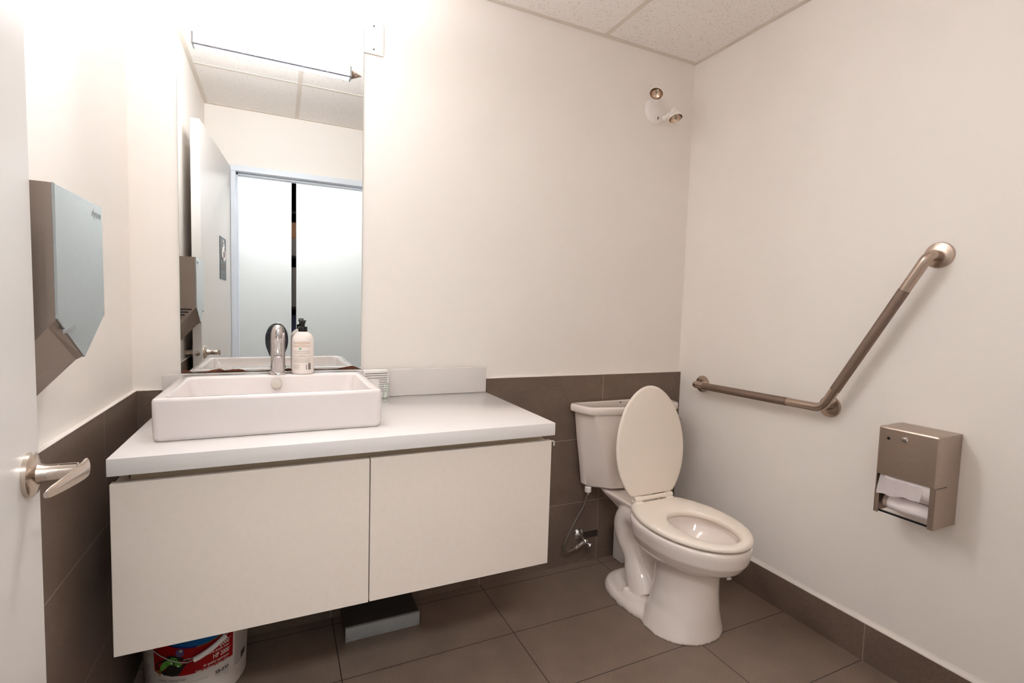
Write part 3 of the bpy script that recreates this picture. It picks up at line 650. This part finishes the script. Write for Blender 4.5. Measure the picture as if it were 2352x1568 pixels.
# seat and lid
def seat_out(d, z, n=64): return egg(.184-d, -.811+d, -.300-d, z, 1.95, 2.05, n, -.565, -.352-d)
def hole_out(d, z, n=64): return egg(.103+d, -.772-d, -.487+d, z, 2.0, 2.2, n, -.62)
bm = B(); add_loft(bm, [seat_out(.006, .399), seat_out(.001, .4015), seat_out(0, .407), seat_out(.002, .414), seat_out(.008, .4185), seat_out(.02, .420), hole_out(.010, .419), hole_out(.003, .416), hole_out(0, .408), hole_out(.002, .399)], closed=True)
obj('seat', bm, M['seat'], tl_, 60)
bm = B()
def cov(d, t): return egg(.180-d, -.820+d, -.310-d, t, 1.9, 2.0, 64, -.555, -.362-d*.6)
add_loft(bm, [cov(.012, 0), cov(.003, .002), cov(0, .006), cov(.001, .011), cov(.006, .0145), cov(.02, .0165), cov(.06, .0175), cov(.13, .018)])
# swing the flat lid up about the hinge
hy, hz2, tilt = -.352, .430, math.radians(95.5)
for v in bm.verts:
    dy, dz = (v.co.y-hy), v.co.z     # dy negative forward, thickness dz
    l = -dy
    v.co.y = hy - l*math.cos(tilt)*1.0 - (.018-dz)*math.sin(tilt) + .014
    v.co.z = hz2 + l*math.sin(tilt) - (.018-dz)*math.cos(tilt); v.co.x -= .004
cvr = obj('seat_lid', bm, M['seat'], tl_, 50)
bm = B(); add_lathe(bm, [(0, 0), (.004, 0), (.006, .001), (.006, .003), (0, .004)], (XC-.165, -.36, .80), (0, -1, 0), 12, False); bm.free()
bm = B()
for sx in (-1, 1):
    add_box(bm, XC+sx*.083-.020, XC+sx*.083+.020, -.372, -.336, .394, .424, .006, 3); add_lathe(bm, [(0, 0), (.011, 0), (.012, .002), (.012, .032), (.011, .034), (0, .034)], (XC+sx*.083-.017, -.354, .430), (1, 0, 0), 18, False)
add_tube(bm, [(XC-.08, -.354, .430), (XC+.08, -.354, .430)], .0095, 16)
obj('hinge', bm, M['seat'], tl_, 40)
tag(obj('bolt_nub', add_ell(B(), (1.881, -.078, .7815), .005, .004, .003, 10, 6), M['ink']), 'tiny dark nub lying on the toilet tank lid', 'nub')

# water valve and hose
wv = thing('water_valve', (1.723, -T, .143), 'chrome shut-off valve on the wall tile beside the toilet', 'valve')
obj('escutcheon', add_lathe(B(), [(0, 0), (.030, 0), (.029, .003), (.018, .010), (.011, .014), (0, .014)], (1.722, -T-.0004, .140), (0, -1, 0), 32, False), M['chrome'], wv, 50)
bm = B(); add_tube(bm, [(1.722, -T-.010, .140), (1.722, -.065, .132)], .009, 14); add_ell(bm, (1.722, -.068, .130), .015, .015, .015); add_tube(bm, [(1.722, -.068, .130), (1.690, -.068, .116)], .009, 12)
obj('valve_body', bm, M['chrome'], wv, 50)
bm = B(); add_lathe(bm, [(0, 0), (.006, 0), (.006, .012), (.017, .014), (.018, .018), (.016, .024), (.006, .026), (0, .026)], (1.730, -.072, .124), (.35, -.75, -.45), 20, False)
obj('oval_knob', bm, M['chrome'], wv, 50)
sh_ = thing('supply_hose', (1.66, -.07, .1), 'grey braided supply hose from the valve up to the toilet tank', 'hose')
hp = smooth_pts([(1.690, -.068, .116), (1.662, -.068, .103), (1.630, -.068, .096), (1.606, -.068, .106), (1.606, -.068, .135), (1.632, -.07, .19), (1.668, -.073, .255), (1.700, -.076, .305), (1.714, -.078, .350), (1.717, -.079, .385)], 2)
obj('braided_hose', add_tube(B(), hp, .0062, 12), M['hose'], sh_, 60)
obj('coupling_nut', add_lathe(B(), [(0, 0), (.014, 0), (.0155, .004), (.0155, .022), (.012, .026), (0, .026)], (1.718, -.079, .3725), (0, 0, 1), 10, False), M['white'], sh_, 30)
obj('metal_ferrule', add_lathe(B(), [(0, 0), (.0085, 0), (.0095, .006), (.008, .020), (0, .020)], (1.7165, -.079, .358), (0, 0, 1), 12, False), M['chrome'], sh_, 30)
obj('metal_ferrule', add_tube(B(), [(1.688, -.068, .1152), (1.670, -.068, .1068)], .0085, 8), M['chrome'], sh_, 30)
tag(obj('white_block', box(1.912, 1.985, -.100, -.030, .0005, .165, .004, 2), M['white']), 'small white plastic block on the floor behind the toilet', 'block')

# ------------------------------------------------------------------ paint pail
PX, PY, PR0, PR1, PH = .193, -.178, .134, .147, .345
pl = thing('paint_pail', (PX, PY, 0), 'white plastic paint pail with red and blue label under the vanity', 'paint pail')
def prad(z): return PR0 + (PR1-PR0)*min(1, max(0, z/PH))
obj('pail_body', add_lathe(B(), [(0, .0005), (PR0-.02, .0005), (PR0-.006, .004), (PR0, .014), (prad(.30), .30), (PR1+.006, .302), (PR1+.006, .312), (prad(.32), .314), (prad(PH), PH), (0, PH)], (PX, PY, 0), (0, 0, 1), 64, False), M['pail'], pl, 40)
def pm(th_deg, z, d=.0006):
    t = math.radians(th_deg); r = prad(z)+d; return (PX+r*math.sin(t), PY-r*math.cos(t), z)
def patch(fn0, fn1, t0, t1, d, n=28, m=6):
    """surface patch on the pail between two height functions of the angle"""
    bm = B(); G = []
    for i in range(n+1):
        t = t0+(t1-t0)*i/n; a, b = fn0(t), fn1(t)
        G.append([bm.verts.new(pm(t, a+(b-a)*j/m, d)) for j in range(m+1)])
    for i in range(n):
        for j in range(m): bm.faces.new((G[i][j], G[i+1][j], G[i+1][j+1], G[i][j+1]))
    bmesh.ops.solidify(bm, geom=bm.faces[:], thickness=.0002)
    return bm
lab = obj('red_label', patch(lambda t: .1145 + (.0125*max(0, (-t-8)/35)**1.3 if t < -8 else .0), lambda t: .30, -42.5, 47.8, .0004), M['red'], pl, 60)
obj('blue_swoosh', patch(lambda t: .1970+.0017*((t-8)/10)**2*1.0, lambda t: max(.300, .1970+.0017*((t-8)/10)**2+.001), -40, 46, .0009), M['blue'], lab, 60)
obj('violet_edge', patch(lambda t: .1952+.0017*((t-8)/10)**2, lambda t: .1995+.0017*((t-8)/10)**2, -34, 6, .0013), M['navy'], lab, 60)
obj('olive_edge', patch(lambda t: .1952+.0017*((t-8)/10)**2, lambda t: .1980+.0017*((t-8)/10)**2, 6, 40, .0013), M['yellow'], lab, 60)
def ptext(name, s, th0, th1, z, h, m, d=.0011, bold=0.):
    bm = text_bm(s, 1.0, 'LEFT', 0.0, None, bold); xs = [v.co.x for v in bm.verts]; x0_, x1_ = min(xs), max(xs)
    cap = .70
    for v in bm.verts:
        v.co = Vector(pm(th0+(th1-th0)*(v.co.x-x0_)/(x1_-x0_), z+v.co.y/cap*h, d))
    return obj(name, bm, M[m], lab, 0)
ptext('lettering', 'HP 2000', 21.5, 42, .1690, .0140, 'lwhite', bold=.012)
for z in (.1785, .1487): ptext('lettering', 'TM', 42.8, 44.6, z, .0030, 'lwhite')
ptext('lettering', 'waterborne acrylic latex', 8.5, 42, .1590, .0078, 'lwhite', bold=.006)
ptext('lettering', 'HP 2000', 23.2, 42.2, .1392, .0140, 'lwhite', bold=.012)
ptext('lettering', 'de qualit\u00e9 sup\u00e9rieure', 12.7, 41.8, .1262, .0078, 'lwhite', bold=.006)
ptext('lettering', "latex acrylique \u00e0 base d'eau", 4.9, 42, .1150, .0078, 'lwhite', .0013, .006)
ptext('lettering', 'performance', -7, 9, .1615, .0060, 'lwhite')
ptext('lettering', '58-030', 25.6, 41.9, .0855, .0112, 'ink', .0008, .012)
ptext('lettering', 'WHITE / BLANC', 26.3, 42, .0765, .0045, 'printg', .0008)
ptext('lettering', '18.9 L', 36, 42, .0690, .0045, 'printg', .0008)
ptext('lettering', "EGGSHELL / COQUILLE D'OEUF", -36.3, -5, .0985, .0062, 'ink', .0008)
ptext('lettering', 'fini int\u00e9rieur et ext\u00e9rieur', -4, 18, .0880, .0050, 'printg', .0008)
def blob(name, m, pts, d):
    """flat printed shape on the label from (angle, height) points"""
    bm = B(); c = (sum(p[0] for p in pts)/len(pts), sum(p[1] for p in pts)/len(pts)); cv_ = bm.verts.new(pm(*c, d)); ring_ = []
    for p, q in zip(pts, pts[1:]+pts[:1]):
        for k in range(3): ring_.append(bm.verts.new(pm(p[0]+(q[0]-p[0])*k/3, p[1]+(q[1]-p[1])*k/3, d)))
    for i in range(len(ring_)): bm.faces.new((cv_, ring_[i], ring_[(i+1) % len(ring_)]))
    return obj(name, bm, M[m], lab, 0)
def circ(th, z, rt_, rz): return [(th+rt_*math.cos(2*math.pi*i/18), z+rz*math.sin(2*math.pi*i/18)) for i in range(18)]
blob('printed_shadow', 'lblack', [(-40, .150), (-36, .158), (-28, .168), (-24, .180), (-19, .182), (-14, .178), (-9, .172), (-2, .160), (1, .154), (-4, .152), (-7, .140), (-11, .124), (-14, .116), (-22, .117), (-30, .120), (-35, .128), (-39, .140)], .0012)
blob('printed_leaf', 'lgreen', [(-34, .134), (-33, .148), (-29, .160), (-24, .167), (-19, .176), (-15, .173), (-11, .160), (-8.5, .152), (-11, .142), (-16, .150), (-21, .156), (-26, .150), (-30, .138), (-32, .130)], .0015)
blob('printed_fruit', 'lviolet', circ(-10.6, .187, 4.6, .0125), .0015)
blob('printed_highlight', 'printg', circ(-9.6, .192, 1.9, .004), .0017)
blob('printed_dark', 'lblack', circ(-19.5, .134, 7.5, .018), .0017)
blob('printed_rust', 'lorange', [(-40, .132), (-36, .136), (-33, .131), (-31, .124), (-33.5, .122), (-34.5, .112), (-35.5, .122), (-38, .123)], .0017)
for a, b in ((-19.5, .157), (-13, .147)): blob('printed_dot', 'lwhite', circ(a, b, 1.0, .0026), .0018)
bm = B()
for k in range(22):
    z = .075+k*.0085; bm2 = patch(lambda t, z=z: z+.0, lambda t, z=z: z+.0028, 51, 51+ (26 if k % 5 else 18), .0006, 8, 1); merge(bm, bm2)
    if z > .28: break
obj('fine_print', bm, M['printg'], pl, 0)
bm = B()
for k in range(9):
    t0 = 63+k*1.1; merge(bm, patch(lambda t: .080+(t-63)*.0004, lambda t: .102, t0, t0+(.7 if k % 3 else .9), .0010, 2, 2))
obj('barcode', bm, M['ink'], pl, 0)
bm = B()
for k in range(20):
    z = .075+k*.0085; merge(bm, patch(lambda t, z=z: z, lambda t, z=z: z+.0024, -80, -56+(k % 4)*2, .0006, 8, 1))
obj('fine_print', bm, M['printg'], pl, 0)
def wz(t): return .1570 + .0000150*abs(t+8)**2.0 if t > -8 else .1570+.0000150*abs(t+8)**2
wire = []
for i in range(61):
    t = -92 + 184*i/60; z = .160 + .135*(abs(t+3)/92)**1.35 if t < -3 else .160 + .135*(abs(t+3)/95)**1.35
    wire.append(pm(t, z, .004+.006*math.cos(math.radians(t))))
wi = obj('wire_bail', add_tube(B(), wire, .0014, 8), M['galv'], pl, 60)
def wpos(t): z = .160+.135*(abs(t+3)/95)**1.35; return pm(t, z, .004+.006*math.cos(math.radians(t)))
obj('grip_sleeve', add_tube(B(), [wpos(t) for t in (3.5, 9, 15, 21, 27, 33, 35.5)], .0078, 14), M['white'], wi, 50)
for t in (-92, 92): obj('bail_ear', add_lathe(B(), [(0, -.004), (.012, -.004), (.011, .006), (0, .006)], pm(t, .288, 0), (math.sin(math.radians(t)), -math.cos(math.radians(t)), 0), 16, False), M['pail'], pl)

# ------------------------------------------------------------------ low metal box, scraps
mb = thing('metal_vent_box', (.775, -.09, 0), 'low galvanised metal vent box on the floor under the vanity', 'vent box')
X0, X1 = .640, .9075
bm = B(); add_loft(bm, [[(x, -T-.0006, .0005), (x, -.178, .0005), (x, -.178, .050), (x, -T-.0006, .056)] for x in (X0+.001, X1-.001)])
obj('box_body', bm, M['sheet'], mb, 0)
bm = B(); add_loft(bm, [[(x, -.1805, .0005), (x, -.1790, .0005), (x, -.1790, .0500), (x, -.1720, .0510), (x, -.1722, .0520), (x, -.1808, .0508)] for x in (X0, X1)])
lp = obj('front_lip', bm, M['galv'], mb, 0)
for x in (X0+.006, X1-.006): obj('rivet', add_lathe(B(), [(0, 0), (.0022, 0), (.0015, .001), (0, .0012)], (x, -.1804, .012), (0, -1, 0), 10, False), M['steelb'], lp)
tag(obj('paper_scrap', add_ell(B(), (2.284, -.405, .0062), .016, .008, .006, 8, 5), M['paper']), 'white paper scrap on the floor by the right baseboard', 'scrap')
